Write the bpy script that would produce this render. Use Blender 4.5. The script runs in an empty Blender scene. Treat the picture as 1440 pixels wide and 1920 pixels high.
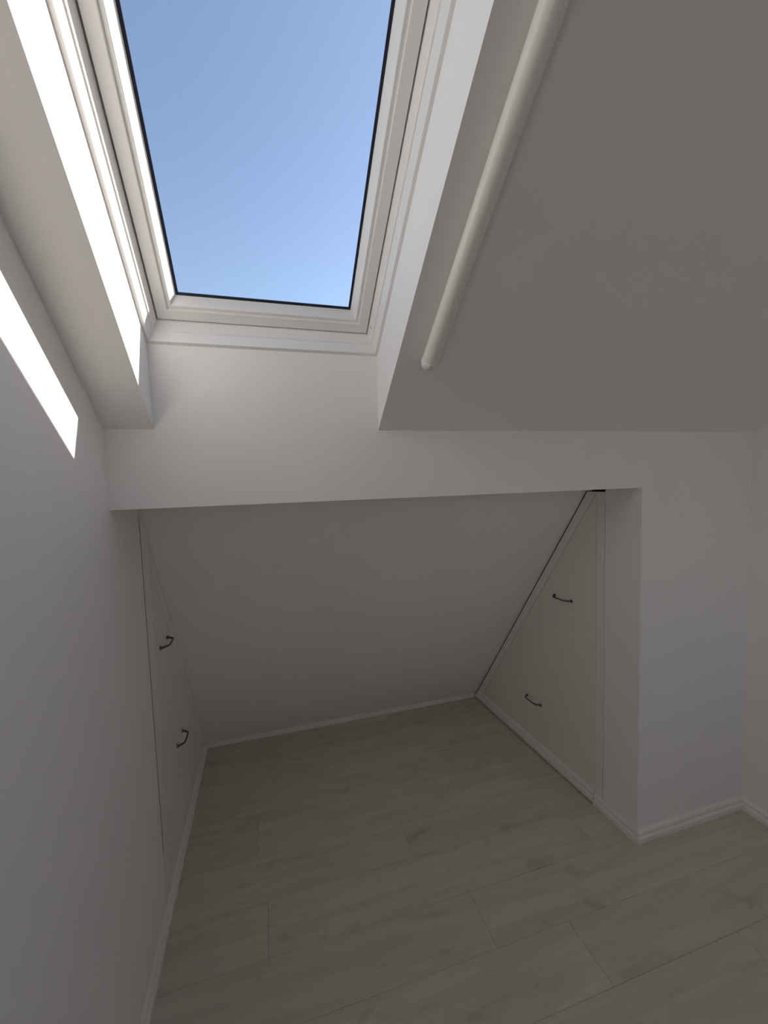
import bpy, bmesh, math, random
from mathutils import Vector, Matrix
random.seed(4)
sc = bpy.context.scene
C = sc.collection

# ------------------------------------------------------------------ camera
CAM = dict(f=778.97, pitch=.0729, roll=-.0308, yaw=.2805, loc=Vector((.3935, -1.2572, 1.5)))
cy, sy = math.cos(CAM['yaw']), math.sin(CAM['yaw'])
fwd, right, up = Vector((sy, cy, 0)), Vector((cy, -sy, 0)), Vector((0, 0, 1))
c, s = math.cos(CAM['pitch']), math.sin(CAM['pitch'])
F = fwd*c - up*s; U2 = up*c + fwd*s
c, s = math.cos(CAM['roll']), math.sin(CAM['roll'])
R3 = right*c + U2*s; U3 = U2*c - right*s
cam_data = bpy.data.cameras.new('camera')
cam_data.sensor_fit = 'HORIZONTAL'; cam_data.sensor_width = 36.0
cam_data.lens = CAM['f']/1440*36.0
cam_data.clip_start = .02
cam = bpy.data.objects.new('camera', cam_data); C.objects.link(cam)
m = Matrix((R3, U3, -F)).transposed().to_4x4(); m.translation = CAM['loc']
cam.matrix_world = m
sc.camera = cam

# ------------------------------------------------------------------ sky, sun, exposure
SUN = Vector((.118, .035, .084)).normalized()          # towards the sun
SKY_STRENGTH = .26
SUN_STRENGTH = 8.8
world = bpy.data.worlds.new('sky'); sc.world = world; world.use_nodes = True
nt = world.node_tree; nt.nodes.clear()
sky = nt.nodes.new('ShaderNodeTexSky'); sky.sky_type = 'NISHITA'; sky.sun_disc = False
sky.sun_elevation = math.asin(SUN.z); sky.sun_rotation = math.atan2(SUN.x, SUN.y)
sky.air_density = 1.0; sky.dust_density = .6; sky.ozone_density = 1.5
tint = nt.nodes.new('ShaderNodeMix'); tint.data_type = 'RGBA'; tint.blend_type = 'MULTIPLY'
tint.inputs[0].default_value = 1.0; tint.inputs[7].default_value = (1.05, .96, .93, 1)
bg = nt.nodes.new('ShaderNodeBackground'); bg.inputs[1].default_value = SKY_STRENGTH
wo = nt.nodes.new('ShaderNodeOutputWorld')
nt.links.new(sky.outputs[0], tint.inputs[6]); nt.links.new(tint.outputs[2], bg.inputs[0]); nt.links.new(bg.outputs[0], wo.inputs[0])
ld = bpy.data.lights.new('sun', 'SUN'); ld.energy = SUN_STRENGTH; ld.angle = math.radians(.53); ld.color = (1.0, .915, .825)
lo = bpy.data.objects.new('sun', ld); C.objects.link(lo); lo.location = (3, 1, 5)
lo.rotation_euler = SUN.to_track_quat('Z', 'Y').to_euler()
vs = sc.view_settings
sc.display_settings.display_device = 'sRGB'
vs.view_transform = 'Standard'; vs.look = 'None'; vs.exposure = 0.0; vs.gamma = 1.0; vs.use_curve_mapping = False
sc.cycles.use_denoising = True
sc.cycles.max_bounces = 16; sc.cycles.diffuse_bounces = 12; sc.cycles.transparent_max_bounces = 12
sc.cycles.caustics_reflective = False; sc.cycles.caustics_refractive = False

# ------------------------------------------------------------------ measured room
W, W2, WR, D = 1.7891, 1.7343, 2.3741, 1.2574     # alcove width front / back, room width, alcove depth
ZH, ZT = 1.4465, 1.6594                            # header underside, knee wall top
A, B = .6518, .9688                                # roof pitch, alcove slope pitch
TH = .17                                           # knee wall thickness
YB, ZC = -2.9, 3.0                                 # back wall, flat ceiling
QS = .178                                          # roof build-up thickness
ca, sa, ta = math.cos(A), math.sin(A), math.tan(A)
cb, sb, tb = math.cos(B), math.sin(B), math.tan(B)
def rp(x, w, q):                                   # roof coordinates: along x, up the slope, outwards
    return Vector((x, -w*ca + q*sa, ZT + w*sa + q*ca))

# ------------------------------------------------------------------ materials
def newmat(name):
    mt = bpy.data.materials.new(name); mt.use_nodes = True
    n = mt.node_tree; b = n.nodes['Principled BSDF']
    return mt, n, b
def bump(n, b, scale, strength, dist=.001, detail=3, src='Object'):
    tc = n.nodes.new('ShaderNodeTexCoord'); no = n.nodes.new('ShaderNodeTexNoise'); bp = n.nodes.new('ShaderNodeBump')
    no.inputs['Scale'].default_value = scale; no.inputs['Detail'].default_value = detail
    bp.inputs['Strength'].default_value = strength; bp.inputs['Distance'].default_value = dist
    n.links.new(tc.outputs[src], no.inputs['Vector']); n.links.new(no.outputs[0], bp.inputs['Height']); n.links.new(bp.outputs[0], b.inputs['Normal'])
    return tc, no
def paint(name, col, rough, var=.03, bs=260, bstr=.25):
    mt, n, b = newmat(name)
    tc, no = bump(n, b, bs, bstr)
    n2 = n.nodes.new('ShaderNodeTexNoise'); n2.inputs['Scale'].default_value = 2.3; n2.inputs['Detail'].default_value = 4
    cr = n.nodes.new('ShaderNodeValToRGB')
    cr.color_ramp.elements[0].position = .3; cr.color_ramp.elements[1].position = .7
    cr.color_ramp.elements[0].color = (*[v*(1-var) for v in col], 1); cr.color_ramp.elements[1].color = (*col, 1)
    n.links.new(tc.outputs['Object'], n2.inputs['Vector']); n.links.new(n2.outputs[0], cr.inputs[0]); n.links.new(cr.outputs[0], b.inputs['Base Color'])
    b.inputs['Roughness'].default_value = rough
    return mt
M = {}
M['wall'] = paint('white_wall_paint', (.895, .874, .868), .75)
M['ceil'] = paint('white_ceiling_paint', (.88, .862, .856), .8)
M['trim'] = paint('white_gloss_trim', (.86, .835, .80), .35, .02, 120, .06)
M['door'] = paint('cream_door_lacquer', (.84, .80, .735), .4, .02, 90, .05)
M['frame'] = paint('white_window_lacquer', (.84, .83, .82), .3, .01, 80, .03)
M['clad'] = paint('grey_aluminium_cladding', (.10, .11, .12), .4, .05, 80, .03)
M['gasket'] = paint('dark_rubber', (.012, .014, .03), .5, .1, 80, .05)
M['tube'] = paint('white_plastic_tube', (.82, .81, .76), .22, .01, 60, .02)
M['cap'] = paint('white_plastic_cap', (.82, .80, .77), .35, .01, 60, .02)
M['screw'] = paint('screw_grey', (.25, .24, .23), .4, .05, 60, .02)
mt, n, b = newmat('dark_nickel'); b.inputs['Base Color'].default_value = (.16, .15, .13, 1); b.inputs['Metallic'].default_value = .9; b.inputs['Roughness'].default_value = .38
bump(n, b, 300, .05); M['metal'] = mt
mt, n, b = newmat('window_glass')
n.nodes.remove(b); out = n.nodes['Material Output']
tr = n.nodes.new('ShaderNodeBsdfTransparent'); tr.inputs[0].default_value = (.97, .985, .98, 1)
gl = n.nodes.new('ShaderNodeBsdfGlossy'); gl.inputs['Roughness'].default_value = .02
lw = n.nodes.new('ShaderNodeLayerWeight'); pw = n.nodes.new('ShaderNodeMath'); pw.operation = 'POWER'; pw.inputs[1].default_value = 5
fr = n.nodes.new('ShaderNodeMath'); fr.operation = 'MULTIPLY_ADD'; fr.inputs[1].default_value = .6; fr.inputs[2].default_value = .03
n.links.new(lw.outputs['Facing'], pw.inputs[0]); n.links.new(pw.outputs[0], fr.inputs[0])
mx = n.nodes.new('ShaderNodeMixShader')
n.links.new(fr.outputs[0], mx.inputs[0]); n.links.new(tr.outputs[0], mx.inputs[1]); n.links.new(gl.outputs[0], mx.inputs[2]); n.links.new(mx.outputs[0], out.inputs[0])
M['glass'] = mt
# whitewashed laminate
mt, n, b = newmat('pale_grey_laminate')
ge = n.nodes.new('ShaderNodeNewGeometry'); oi = n.nodes.new('ShaderNodeObjectInfo')
ad = n.nodes.new('ShaderNodeVectorMath'); ad.operation = 'MULTIPLY_ADD'
cx = n.nodes.new('ShaderNodeCombineXYZ')
for i in range(3): n.links.new(oi.outputs['Random'], cx.inputs[i])
n.links.new(cx.outputs[0], ad.inputs[0]); ad.inputs[1].default_value = (37, 53, 11); n.links.new(ge.outputs['Position'], ad.inputs[2])
def stretched(sx, sy_, scale, detail, dist=0):
    mp = n.nodes.new('ShaderNodeMapping'); mp.inputs['Scale'].default_value = (sx, sy_, 1)
    no = n.nodes.new('ShaderNodeTexNoise'); no.inputs['Scale'].default_value = scale; no.inputs['Detail'].default_value = detail
    no.inputs['Distortion'].default_value = dist
    n.links.new(ad.outputs[0], mp.inputs[0]); n.links.new(mp.outputs[0], no.inputs[0]); return no
g1 = stretched(1.0, 9, 2.6, 8, .6); g2 = stretched(2.0, 60, 4, 4); g3 = stretched(1.6, 3.2, 3.2, 5, 1.2)
def mul(a_, lo_, hi_, c0, c1):
    cr = n.nodes.new('ShaderNodeValToRGB'); e = cr.color_ramp.elements
    e[0].position, e[1].position = lo_, hi_; e[0].color = (*c0, 1); e[1].color = (*c1, 1)
    n.links.new(a_.outputs[0], cr.inputs[0]); return cr
def mix(a_, b_):
    x = n.nodes.new('ShaderNodeMix'); x.data_type = 'RGBA'; x.blend_type = 'MULTIPLY'; x.inputs[0].default_value = 1
    n.links.new(a_, x.inputs[6]); n.links.new(b_, x.inputs[7]); return x.outputs[2]
r1 = mul(g1, .32, .68, (.86, .85, .83), (1, 1, 1)); r2 = mul(g2, .3, .7, (.93, .93, .92), (1, 1, 1)); r3 = mul(g3, .24, .40, (.78, .76, .74), (1, 1, 1))
rr = mul(oi, 0, 1, (.625, .58, .485), (.655, .61, .51))
n.links.new(oi.outputs['Random'], rr.inputs[0])
col = mix(mix(mix(rr.outputs[0], r1.outputs[0]), r2.outputs[0]), r3.outputs[0])
n.links.new(col, b.inputs['Base Color']); b.inputs['Roughness'].default_value = .5
bp = n.nodes.new('ShaderNodeBump'); bp.inputs['Strength'].default_value = .15; bp.inputs['Distance'].default_value = .001
n.links.new(g2.outputs[0], bp.inputs['Height']); n.links.new(bp.outputs[0], b.inputs['Normal'])
M['plank'] = mt
M['raw_shade'] = paint('raw_board_gap_shade', (.035, .03, .026), .9, .2, 60, .1)  # unpainted backing; the near-black colour also carries the shade in the hatch gaps
M['sub'] = paint('plank_joint_shadow_board', (.10, .09, .08), .9, .05, 60, .1)

# ------------------------------------------------------------------ helpers
def finish(name, bm, mat, parent=None, smooth=False):
    bmesh.ops.recalc_face_normals(bm, faces=bm.faces)
    me = bpy.data.meshes.new(name); bm.to_mesh(me); bm.free()
    me.materials.append(M[mat] if isinstance(mat, str) else mat)
    if smooth:
        for p in me.polygons: p.use_smooth = True
    o = bpy.data.objects.new(name, me); C.objects.link(o)
    if parent: o.parent = parent
    return o
def tag(o, label, cat, kind=None, group=None):
    o['label'] = label; o['category'] = cat
    if kind: o['kind'] = kind
    if group: o['group'] = group
    return o
def hexa(bm, p):                                   # 8 points: bottom loop, top loop
    v = [bm.verts.new(q) for q in p]
    for f in ((0,1,2,3),(4,5,6,7),(0,1,5,4),(1,2,6,5),(2,3,7,6),(3,0,4,7)): bm.faces.new([v[i] for i in f])
def box(bm, x0, x1, y0, y1, z0, z1):
    hexa(bm, [(x0,y0,z0),(x1,y0,z0),(x1,y1,z0),(x0,y1,z0),(x0,y0,z1),(x1,y0,z1),(x1,y1,z1),(x0,y1,z1)])
def prism(bm, poly, f0, f1):                       # extrude a 2D polygon between two maps (u,v)->point
    a_ = [bm.verts.new(f0(*p)) for p in poly]; b_ = [bm.verts.new(f1(*p)) for p in poly]
    k = len(poly); bm.faces.new(a_); bm.faces.new(b_[::-1])
    for i in range(k): bm.faces.new((a_[i], a_[(i+1)%k], b_[(i+1)%k], b_[i]))
def tube(bm, pts, r, seg=12, caps=True):
    pts = [Vector(p) for p in pts]; rings = []
    for i, p in enumerate(pts):
        d = (pts[min(i+1, len(pts)-1)] - pts[max(i-1, 0)]).normalized()
        h = Vector((0,0,1)) if abs(d.z) < .9 else Vector((1,0,0))
        e1 = d.cross(h).normalized(); e2 = d.cross(e1)
        rad = r[i] if isinstance(r, (list, tuple)) else r
        rings.append([bm.verts.new(p + (e1*math.cos(t) + e2*math.sin(t))*rad) for t in [2*math.pi*k/seg for k in range(seg)]])
    for a_, b_ in zip(rings, rings[1:]):
        for k in range(seg): bm.faces.new((a_[k], a_[(k+1)%seg], b_[(k+1)%seg], b_[k]))
    if caps: bm.faces.new(rings[0]); bm.faces.new(rings[-1][::-1])

def slope_z(y, off): return ((D-y)*sb - off)/cb      # height of a line parallel to the alcove slope, off metres in front of it
def slope_y(z, off): return D - (off + z*cb)/sb

# ------------------------------------------------------------------ floor with its planks
bm = bmesh.new(); box(bm, -.1, WR+.1, YB-.1, D+.1, -.12, -.0085)
floor = tag(finish('floor', bm, 'sub'), 'pale grey wood laminate floor of long planks', 'floor', 'structure')
PW, T0 = .192, .022
rows = []
k = math.floor((YB - T0)/PW)
while T0 + k*PW < D:
    y0 = max(T0 + k*PW, YB); y1 = min(T0 + (k+1)*PW, D)
    rows.append((k, y0, y1)); k += 1
joint = {1: .90, -1: 1.04, -2: 1.31, 0: 1.62, 2: .30, 3: 1.25, 4: .62, 5: 1.5, -3: .52, -4: 1.75, -5: .95}
for k, y0, y1 in rows:
    x1m = WR if y0 < 0 else W + .004
    x = joint.get(k, random.uniform(.2, 1.4)) - 1.285*2
    while x < x1m:
        xa, xb = max(x, 0), min(x + 1.285, x1m); x += 1.285
        if xb - xa < .02: continue
        g, bv, t = .0003, .0007, .008
        cxp, cyp = (xa+xb)/2, (y0+y1)/2; hx, hy = (xb-xa)/2 - g, (y1-y0)/2 - g
        bm = bmesh.new()
        lo_ = [bm.verts.new(p) for p in ((-hx,-hy,-t),(hx,-hy,-t),(hx,hy,-t),(-hx,hy,-t))]
        md_ = [bm.verts.new(p) for p in ((-hx,-hy,-bv),(hx,-hy,-bv),(hx,hy,-bv),(-hx,hy,-bv))]
        tp_ = [bm.verts.new(p) for p in ((-hx+bv,-hy+bv,0),(hx-bv,-hy+bv,0),(hx-bv,hy-bv,0),(-hx+bv,hy-bv,0))]
        bm.faces.new(lo_[::-1]); bm.faces.new(tp_)
        for i in range(4):
            j = (i+1) % 4
            bm.faces.new((lo_[i], lo_[j], md_[j], md_[i])); bm.faces.new((md_[i], md_[j], tp_[j], tp_[i]))
        o = finish('plank', bm, 'plank', floor); o.location = (cxp, cyp, 0)

# ------------------------------------------------------------------ walls
yz = lambda x: (lambda y, z: (x, y, z))
bm = bmesh.new()
zr = lambda y, q: ZT + q/ca - y*ta                    # height of the roof layer q at depth y (roof falls towards +y)
YF = .256
prism(bm, [(YB-.1, 0), (YF, 0), (YF, ZH+.02), (TH, ZH+.02), (TH, zr(TH, QS)), (0, zr(0, QS)), ((ZT-ZC+.1)/ta*1.0, ZC+.1), (YB-.1, ZC+.1)], yz(-.12), yz(0))
prism(bm, [(TH, ZH+.02), (YF, ZH+.02), (YF, slope_z(YF, 0)), (TH, slope_z(TH, 0))], yz(-.12), yz(0))
wall_left = tag(finish('wall_left', bm, 'wall'), 'white painted side wall crossed by a strip of sunlight', 'wall', 'structure')
bm = bmesh.new(); prism(bm, [(YF, 0), (D+.1, 0), (YF, slope_z(YF, -.1))], yz(-.12), yz(-.032))
finish('backing_board', bm, 'raw_shade', wall_left)
bm = bmesh.new()
prism(bm, [(0, ZH), (0, zr(0, QS)), (TH, zr(TH, QS)), (TH, ZH)], yz(0), yz(W))
prism(bm, [(0, 0), (0, zr(0, QS)), (TH, zr(TH, QS)), (TH, 0)], lambda y, z: (W-(W-W2)*y/D, y, z), yz(WR))
tag(finish('wall_front', bm, 'wall'), 'white knee wall below the skylight with a wide low opening', 'wall', 'structure')
bm = bmesh.new()
prism(bm, [(YB-.1, 0), (TH, 0), (TH, zr(TH, QS)), (0, zr(0, QS)), ((ZT-ZC+.1)/ta, ZC+.1), (YB-.1, ZC+.1)], yz(WR), yz(WR+.12))
tag(finish('wall_right', bm, 'wall'), 'white painted side wall beside the knee wall pier', 'wall', 'structure')
BX0, BX1, BZ0, BZ1 = 1.16, 2.30, .95, 2.20               # opening for the unseen window added to brighten the room
bm = bmesh.new()
box(bm, 0, BX0, YB-.1, YB, 0, ZC); box(bm, BX1, WR, YB-.1, YB, 0, ZC)
box(bm, BX0, BX1, YB-.1, YB, 0, BZ0); box(bm, BX0, BX1, YB-.1, YB, BZ1, ZC)
tag(finish('wall_back', bm, 'wall'), 'white painted end wall opposite the knee wall', 'wall', 'structure')
bm = bmesh.new()                                       # sloping lining of the alcove
prism(bm, [(D, 0), (TH, slope_z(TH, 0)), (TH, slope_z(TH, -.1)), (D+.1/sb, 0)], yz(-.032), yz(W+.1))
tag(finish('wall_alcove_slope', bm, 'wall'), 'steep sloping white lining at the back of the low alcove', 'sloped wall', 'structure')
px = lambda y, d=0: W - (W-W2)*y/D + d                 # face of the right alcove side
bm = bmesh.new()
prism(bm, [(TH, 0), (D, 0), (TH, slope_z(TH, 0))], lambda y, z: (px(y, .032), y, z), lambda y, z: (px(y, .1), y, z))
tag(finish('wall_alcove_side', bm, 'raw_shade'), 'dark backing behind the triangular hatch beside the pier', 'wall', 'structure')

# ------------------------------------------------------------------ ceiling with the skylight shaft
XL0, XL1, XR0, XR1, WT = .1178, .1155, .7455, .7495, 1.53
WC = (ZC-ZT)/sa
SX0, SX1, SW0, SW1 = 1.30, 2.22, 1.04, 2.14            # second roof window, unseen, added up the slope for extra daylight
def slab(bm, xa0, xa1, xb0, xb1, w0, w1):              # x edges inside (q=0) and outside (q=QS); w edge functions of q
    hexa(bm, [rp(xa0, w0(0), 0), rp(xb0, w0(0), 0), rp(xb0, w1(0), 0), rp(xa0, w1(0), 0),
              rp(xa1, w0(QS), QS), rp(xb1, w0(QS), QS), rp(xb1, w1(QS), QS), rp(xa1, w1(QS), QS)])
bm = bmesh.new()
wlow = lambda q: q*ta; wtop = lambda q: WC + .06; wm = lambda q: WT
slab(bm, 0, 0, XL0, XL1, wlow, wtop)
slab(bm, XR0, XR1, SX0, SX0, wlow, wtop)
slab(bm, XL0, XL1, XR0, XR1, wm, wtop)
slab(bm, SX0, SX0, SX1, SX1, wlow, lambda q: SW0); slab(bm, SX0, SX0, SX1, SX1, lambda q: SW1, wtop)
slab(bm, SX1, SX1, WR, WR, wlow, wtop)
tag(finish('ceiling', bm, 'ceil'), 'white sloping ceiling with the deep skylight shaft cut into it', 'ceiling', 'structure')
bm = bmesh.new(); box(bm, 0, WR, YB, -(ZC-ZT)/ta, ZC, ZC+.15)
tag(finish('ceiling_flat', bm, 'ceil'), 'white level ceiling where the slope ends', 'ceiling', 'structure')

# ------------------------------------------------------------------ skylight
WB = .137
def skylight(name, label, xa, xb, wa, wb):
    win = bpy.data.objects.new(name, None); C.objects.link(win); win.location = rp((xa+xb)/2, wa, QS)
    tag(win, label, 'skylight', 'structure')
    inv = Matrix.Translation(-win.location)
    def wpart(name, bm, mat, parent=None, smooth=False):
        bmesh.ops.transform(bm, matrix=inv, verts=bm.verts)
        return finish(name, bm, mat, parent or win, smooth)
    def ring(bm, prof, drop=0):                                 # mitred moulding round the opening; (inset, outward) profile
        cols = []
        for t, q in prof:
            cols.append([bm.verts.new(rp(*p)) for p in ((xa+t, wa+t-(drop if t > 0 else 0), q), (xb-t, wa+t-(drop if t > 0 else 0), q), (xb-t, wb-t, q), (xa+t, wb-t, q))])
        k = len(prof)
        for i in range(k):
            a_, b_ = cols[i], cols[(i+1) % k]
            for j in range(4): bm.faces.new((a_[j], a_[(j+1)%4], b_[(j+1)%4], b_[j]))
    bm = bmesh.new()
    ring(bm, [(-.06, QS), (.0085, QS), (.0092, QS+.001), (.0145, .212), (.0175, .2130), (.0235, .248), (.0235, .285), (-.06, .285)])
    wpart('window_frame', bm, 'frame')
    bm = bmesh.new()
    ring(bm, [(.0268, .2525), (.0272, .2508), (.0285, .25), (.0540, .25), (.0555, .2510), (.0562, .2555), (.0625, .2560), (.0640, .2545), (.0655, .2550), (.0795, .285), (.0795, .2895), (.0268, .2895)])
    sash = wpart('window_sash', bm, 'frame')
    bm = bmesh.new(); ring(bm, [(.0785, .2835), (.0855, .2850), (.0855, .2875), (.0785, .2875)])
    wpart('gasket', bm, 'gasket', sash)
    bm = bmesh.new()
    hexa(bm, [rp(x, w, q) for q in (.2878, .2894) for x, w in ((xa+.076, wa+.076), (xb-.076, wa+.076), (xb-.076, wb-.076), (xa+.076, wb-.076))])
    wpart('pane', bm, 'glass', sash)
    bm = bmesh.new(); ring(bm, [(-.075, .2898), (.0800, .2898), (.0790, .315), (-.075, .305)], drop=.03)
    wpart('cladding', bm, 'clad')
    return win, wpart
skylight('added_skylight', 'white framed roof window, added unseen higher up the slope for extra daylight', SX0, SX1, SW0, SW1)
win, wpart = skylight('window_1', 'white framed roof window right above the knee wall', XL1, XR1, WB, WT)
bm = bmesh.new()                                        # keeper hole in the frame side, grey disc standing for its shade
pc = rp(XR1-.0200, WB+.058, .2335); e1 = rp(0,1,0)-rp(0,0,0); e2 = Vector((-.16,0,0)) + (rp(0,0,1)-rp(0,0,0)); e2.normalize()
nn = e1.cross(e2).normalized(); nn = nn if nn.x < 0 else -nn
a_ = [bm.verts.new(pc + e1*.0042*math.cos(t) + e2*.0026*math.sin(t) + nn*.0012) for t in [math.pi*2*i/14 for i in range(14)]]
b_ = [bm.verts.new(v.co - nn*.003) for v in a_]
bm.faces.new(a_); bm.faces.new(b_[::-1])
for i in range(14): bm.faces.new((a_[i], a_[(i+1)%14], b_[(i+1)%14], b_[i]))
wpart('keeper_hole_disc', bm, 'screw')

# ------------------------------------------------------------------ unseen window added behind the viewer for fill daylight
w3 = bpy.data.objects.new('added_window', None); C.objects.link(w3); w3.location = (BX0, YB-.05, BZ0)
tag(w3, 'white casement window, added unseen in the end wall for extra daylight', 'window', 'structure')
def bar(name, x0, x1, z0, z1, y0=-.035, y1=.035, mat='frame', parent=None):
    bm = bmesh.new(); box(bm, x0-BX0, x1-BX0, y0, y1, z0-BZ0, z1-BZ0); return finish(name, bm, mat, parent or w3)
XM = (BX0+BX1)/2
bar('frame_side', BX0, BX0+.05, BZ0, BZ1); bar('frame_side', BX1-.05, BX1, BZ0, BZ1)
bar('frame_rail', BX0+.05, BX1-.05, BZ0, BZ0+.05); bar('frame_rail', BX0+.05, BX1-.05, BZ1-.05, BZ1)
bar('mullion', XM-.035, XM+.035, BZ0+.05, BZ1-.05)
bar('pane', BX0+.05, XM-.035, BZ0+.05, BZ1-.05, -.003, .003, 'glass'); bar('pane', XM+.035, BX1-.05, BZ0+.05, BZ1-.05, -.003, .003, 'glass')
bar('sill', BX0-.03, BX1+.03, BZ0-.025, BZ0-.001, .05, .11, 'trim')

# ------------------------------------------------------------------ triangular hatches of the alcove
def panel(name, poly, fx, mat, th=.018, side=1):        # board with its face on fx(y), body going outwards
    bm = bmesh.new(); prism(bm, poly, lambda y, z: (fx(y), y, z), lambda y, z: (fx(y)+side*th, y, z))
    return finish(name, bm, mat)
def handle(door, fx, yc, zc, side, L=.112):
    """bowed pull with two round feet; sticks out by side*(-x)"""
    y0, y1 = yc-L/2, yc+L/2
    bm = bmesh.new(); pts = []
    def P(u, h): y = yc + u; return (fx(y) - side*h, y, zc)
    path = [(-L/2, 0), (-L/2, .006), (-L/2+.0035, .011), (-L/2+.0155, .0232), (-L/2+.0195, .0262), (-L/2+.0245, .0272), (0, .0280), (L/2-.0245, .0272), (L/2-.0195, .0262), (L/2-.0155, .0232), (L/2-.0035, .011), (L/2, .006), (L/2, 0)]
    rad = [.0048, .0044, .0042, .004, .0036, .0034, .0034, .0034, .0036, .004, .0042, .0044, .0048]
    tube(bm, [P(*p) for p in path], rad, 10)
    h = finish('handle', bm, 'metal', door, True); h['label'] = 'dark nickel bow handle'
    for u in (-L/2, L/2):
        bm = bmesh.new(); tube(bm, [P(u, 0), P(u, .003), P(u, .0045)], [.0078, .0078, .006], 14)
        finish('handle_foot', bm, 'metal', h, False)
ff = lambda y: 0.0
# left hatch
d1 = panel('door_1', [(.349, .263), (slope_y(.263, .0505), .263), (.349, slope_z(.349, .0505))], ff, 'door', side=-1)
tag(d1, 'narrow cream triangular hatch on the sunlit wall, framed above its low rail', 'hatch door', 'structure')
handle(d1, ff, .462, .915, -1); handle(d1, ff, .617, .440, -1)
t1 = tag(panel('trim_1', [(YF+.0068, 0), (.3465, 0), (.3465, slope_z(.3465, .003)), (YF+.0068, slope_z(YF+.0068, .003))], ff, 'trim', side=-1),
    'white upright trim board between the black gap and the narrow cream hatch', 'trim', 'structure')
tag(panel('trim_2', [(.3485, slope_z(.3485, .047)), (slope_y(.263, .047), .263), (slope_y(.263, .003), .263), (.3485, slope_z(.3485, .003))], ff, 'trim', side=-1),
    'white slanting trim along the upper edge of the narrow cream hatch', 'trim', 'structure')
tag(panel('trim_3', [(.3485, 0), (slope_y(0, .002), 0), (slope_y(.2615, .002), .2615), (.3485, .2615)], ff, 'trim', side=-1),
    'white rail below the narrow cream hatch above the skirting', 'trim', 'structure')
# right hatch
ZD = 1.428
d2 = panel('door_2', [(.2155, .007), (slope_y(.007, .0515), .007), (slope_y(ZD, .0515), ZD), (.2155, ZD)] if slope_y(ZD, .0515) > .2155 else
           [(.2155, .007), (slope_y(.007, .0515), .007), (.2155, slope_z(.2155, .0515))], px, 'door')
tag(d2, 'large cream triangular hatch beside the pier with skirting fixed along its foot', 'hatch door', 'structure')
handle(d2, px, .417, .906, 1); handle(d2, px, .635, .281, 1)
tag(panel('trim_4', [(TH+.0025, 0), (.2140, 0), (.2140, ZD), (TH+.0025, ZD)], px, 'trim'),
    'white upright trim between the pier and the large cream hatch', 'trim', 'structure')
t5 = tag(panel('trim_5', [(slope_y(.007, .049), .007), (slope_y(.007, .0065), .007), (slope_y(ZD, .0065), ZD), (max(slope_y(ZD, .049), .2155), ZD)], px, 'trim'),
    'white slanting trim along the upper edge of the large cream hatch', 'trim', 'structure')

def shade_strip(parent, p0, p1, q0, q1, fx, side):             # dark strip inside a gap, its colour standing in for the shade
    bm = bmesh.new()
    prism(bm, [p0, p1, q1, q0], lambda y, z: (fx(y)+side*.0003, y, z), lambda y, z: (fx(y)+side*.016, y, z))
    finish('gap_shade_strip', bm, 'raw_shade', parent)
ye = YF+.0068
shade_strip(t1, (ye-.0052, .245), (ye-.0052, 1.405), (ye-.0001, .245), (ye-.0001, 1.405), ff, -1)
shade_strip(t5, (slope_y(.02, .0064), .02), (slope_y(ZD, .0064), ZD), (slope_y(.02, .0018), .02), (slope_y(ZD, .0018), ZD), px, 1)

# ------------------------------------------------------------------ skirting
SK = [(0, 0), (.0140, 0), (.0145, .020), (.0125, .0245), (.0085, .0275), (.0080, .0320), (.0105, .0365), (.0105, .0420), (.0075, .0480), (.0045, .0520), (.0025, .0550), (0, .0550)]
def skirting(name, f0, f1, label):
    bm = bmesh.new(); prism(bm, SK, f0, f1)
    return tag(finish(name, bm, 'trim'), label, 'skirting', 'structure')
skirting('baseboard_left', lambda u, z: (u, YB, z), lambda u, z: (u, slope_y(z, .0)-.004, z), 'white moulded skirting along the sunlit side wall')
skirting('baseboard_front', lambda u, z: (px(0)-u+.0016, -u, z), lambda u, z: (WR-u, -u, z), 'white moulded skirting along the foot of the pier')
skirting('baseboard_alcove', lambda u, z: (px(0)-u, -u, z), lambda u, z: (px(.2125)-u, .2125, z), 'short white skirting returning from the pier corner to the hatch')
skirting('baseboard_right', lambda u, z: (WR-u, -u, z), lambda u, z: (WR-u, YB, z), 'white moulded skirting along the wall beside the pier')
bm = bmesh.new()
prism(bm, [(u, z) for u, z in [(u, z+.0085) for u, z in SK]], lambda u, z: (px(.2160)-u, .2160, z), lambda u, z: (px(slope_y(z, .0105))-u, slope_y(z, .0105)-.001, z))
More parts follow.
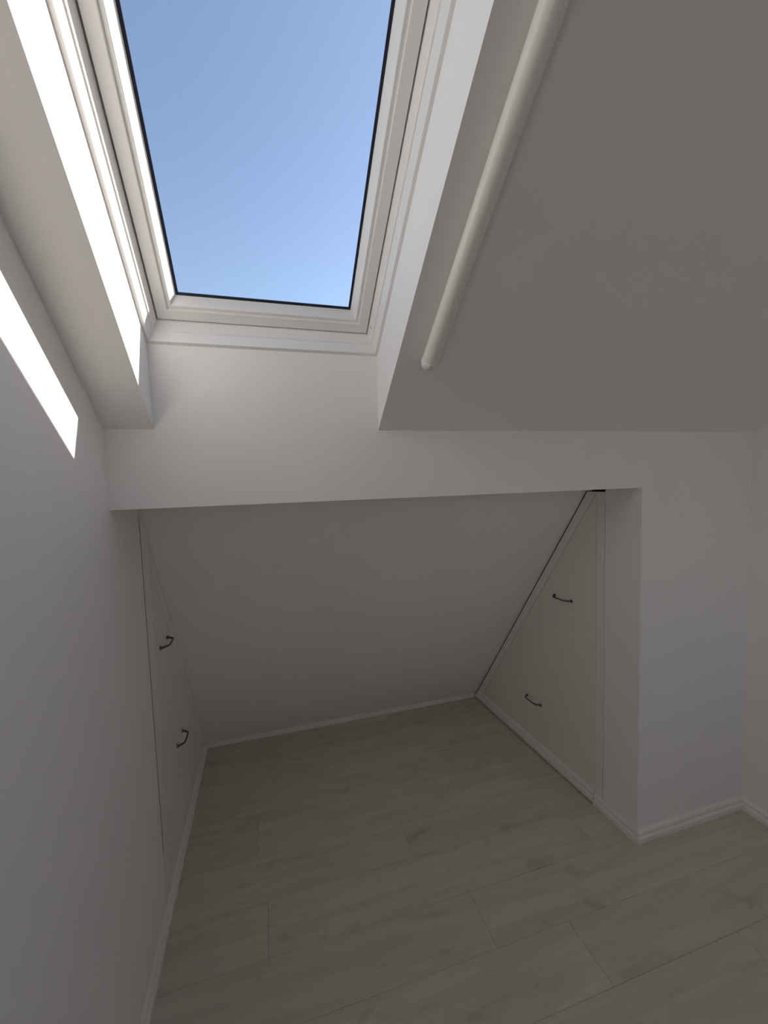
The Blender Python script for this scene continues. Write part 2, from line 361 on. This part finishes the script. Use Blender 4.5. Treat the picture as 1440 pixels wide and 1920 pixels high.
finish('skirting_strip', bm, 'trim', d2)
bm = bmesh.new()                                        # slim strip at the foot of the alcove slope
YS = 1.2355
prof = [(D, 0), (YS, 0), (YS, .028), (YS+.0015, .032), (YS+.004, .034), (slope_y(.034, 0)+.002, .034)]
prism(bm, prof, lambda y, z: (.0, y, z), lambda y, z: (px(y)-.0145, y, z))
tag(finish('baseboard_slope', bm, 'trim'), 'slim white strip at the foot of the alcove slope', 'skirting', 'structure')

# ------------------------------------------------------------------ tube fixture on the sloping ceiling
XT, RT, QT, W0, W1 = .8246, .0213, -.0245, .252, 1.47
tl = bpy.data.objects.new('tube_light', None); C.objects.link(tl); tl.location = rp(XT, W0, 0)
tag(tl, 'long white plastic tube fixture mounted up the sloping ceiling beside the skylight', 'light fixture')
inv2 = Matrix.Translation(-tl.location)
def tpart(name, bm, mat, smooth=True):
    bmesh.ops.transform(bm, matrix=inv2, verts=bm.verts); return finish(name, bm, mat, tl, smooth)
bm = bmesh.new(); tube(bm, [rp(XT, W0+.018, QT), rp(XT, W1-.018, QT)], RT, 40, False); tpart('tube_body', bm, 'tube')
for sgn, we in ((1, W0), (-1, W1)):
    bm = bmesh.new(); pts, rad = [], []
    for t in [i/8 for i in range(9)]:
        an = t*math.pi/2; pts.append(rp(XT, we + sgn*.020*(1-math.cos(an)), QT)); rad.append(max(.0004, (RT+.0008)*math.sin(an)**.8))
    pts.append(rp(XT, we + sgn*.030, QT)); rad.append(RT+.0008)
    tube(bm, pts, rad, 40); tpart('end_cap', bm, 'cap')
for wv in (W0+.10, (W0+W1)/2, W1-.10):
    bm = bmesh.new()
    hexa(bm, [rp(XT+dx, wv+dw, q) for q in (-.012, 0) for dx, dw in ((-.009,-.015), (.009,-.015), (.009,.015), (-.009,.015))])
    tpart('mounting_clip', bm, 'cap', False)
bm = bmesh.new(); tube(bm, [rp(XT-.0045, W0+.024, QT-RT+.0002), rp(XT-.0045, W0+.024, QT-RT-.0012)], .0013, 10); tpart('screw', bm, 'screw', False)
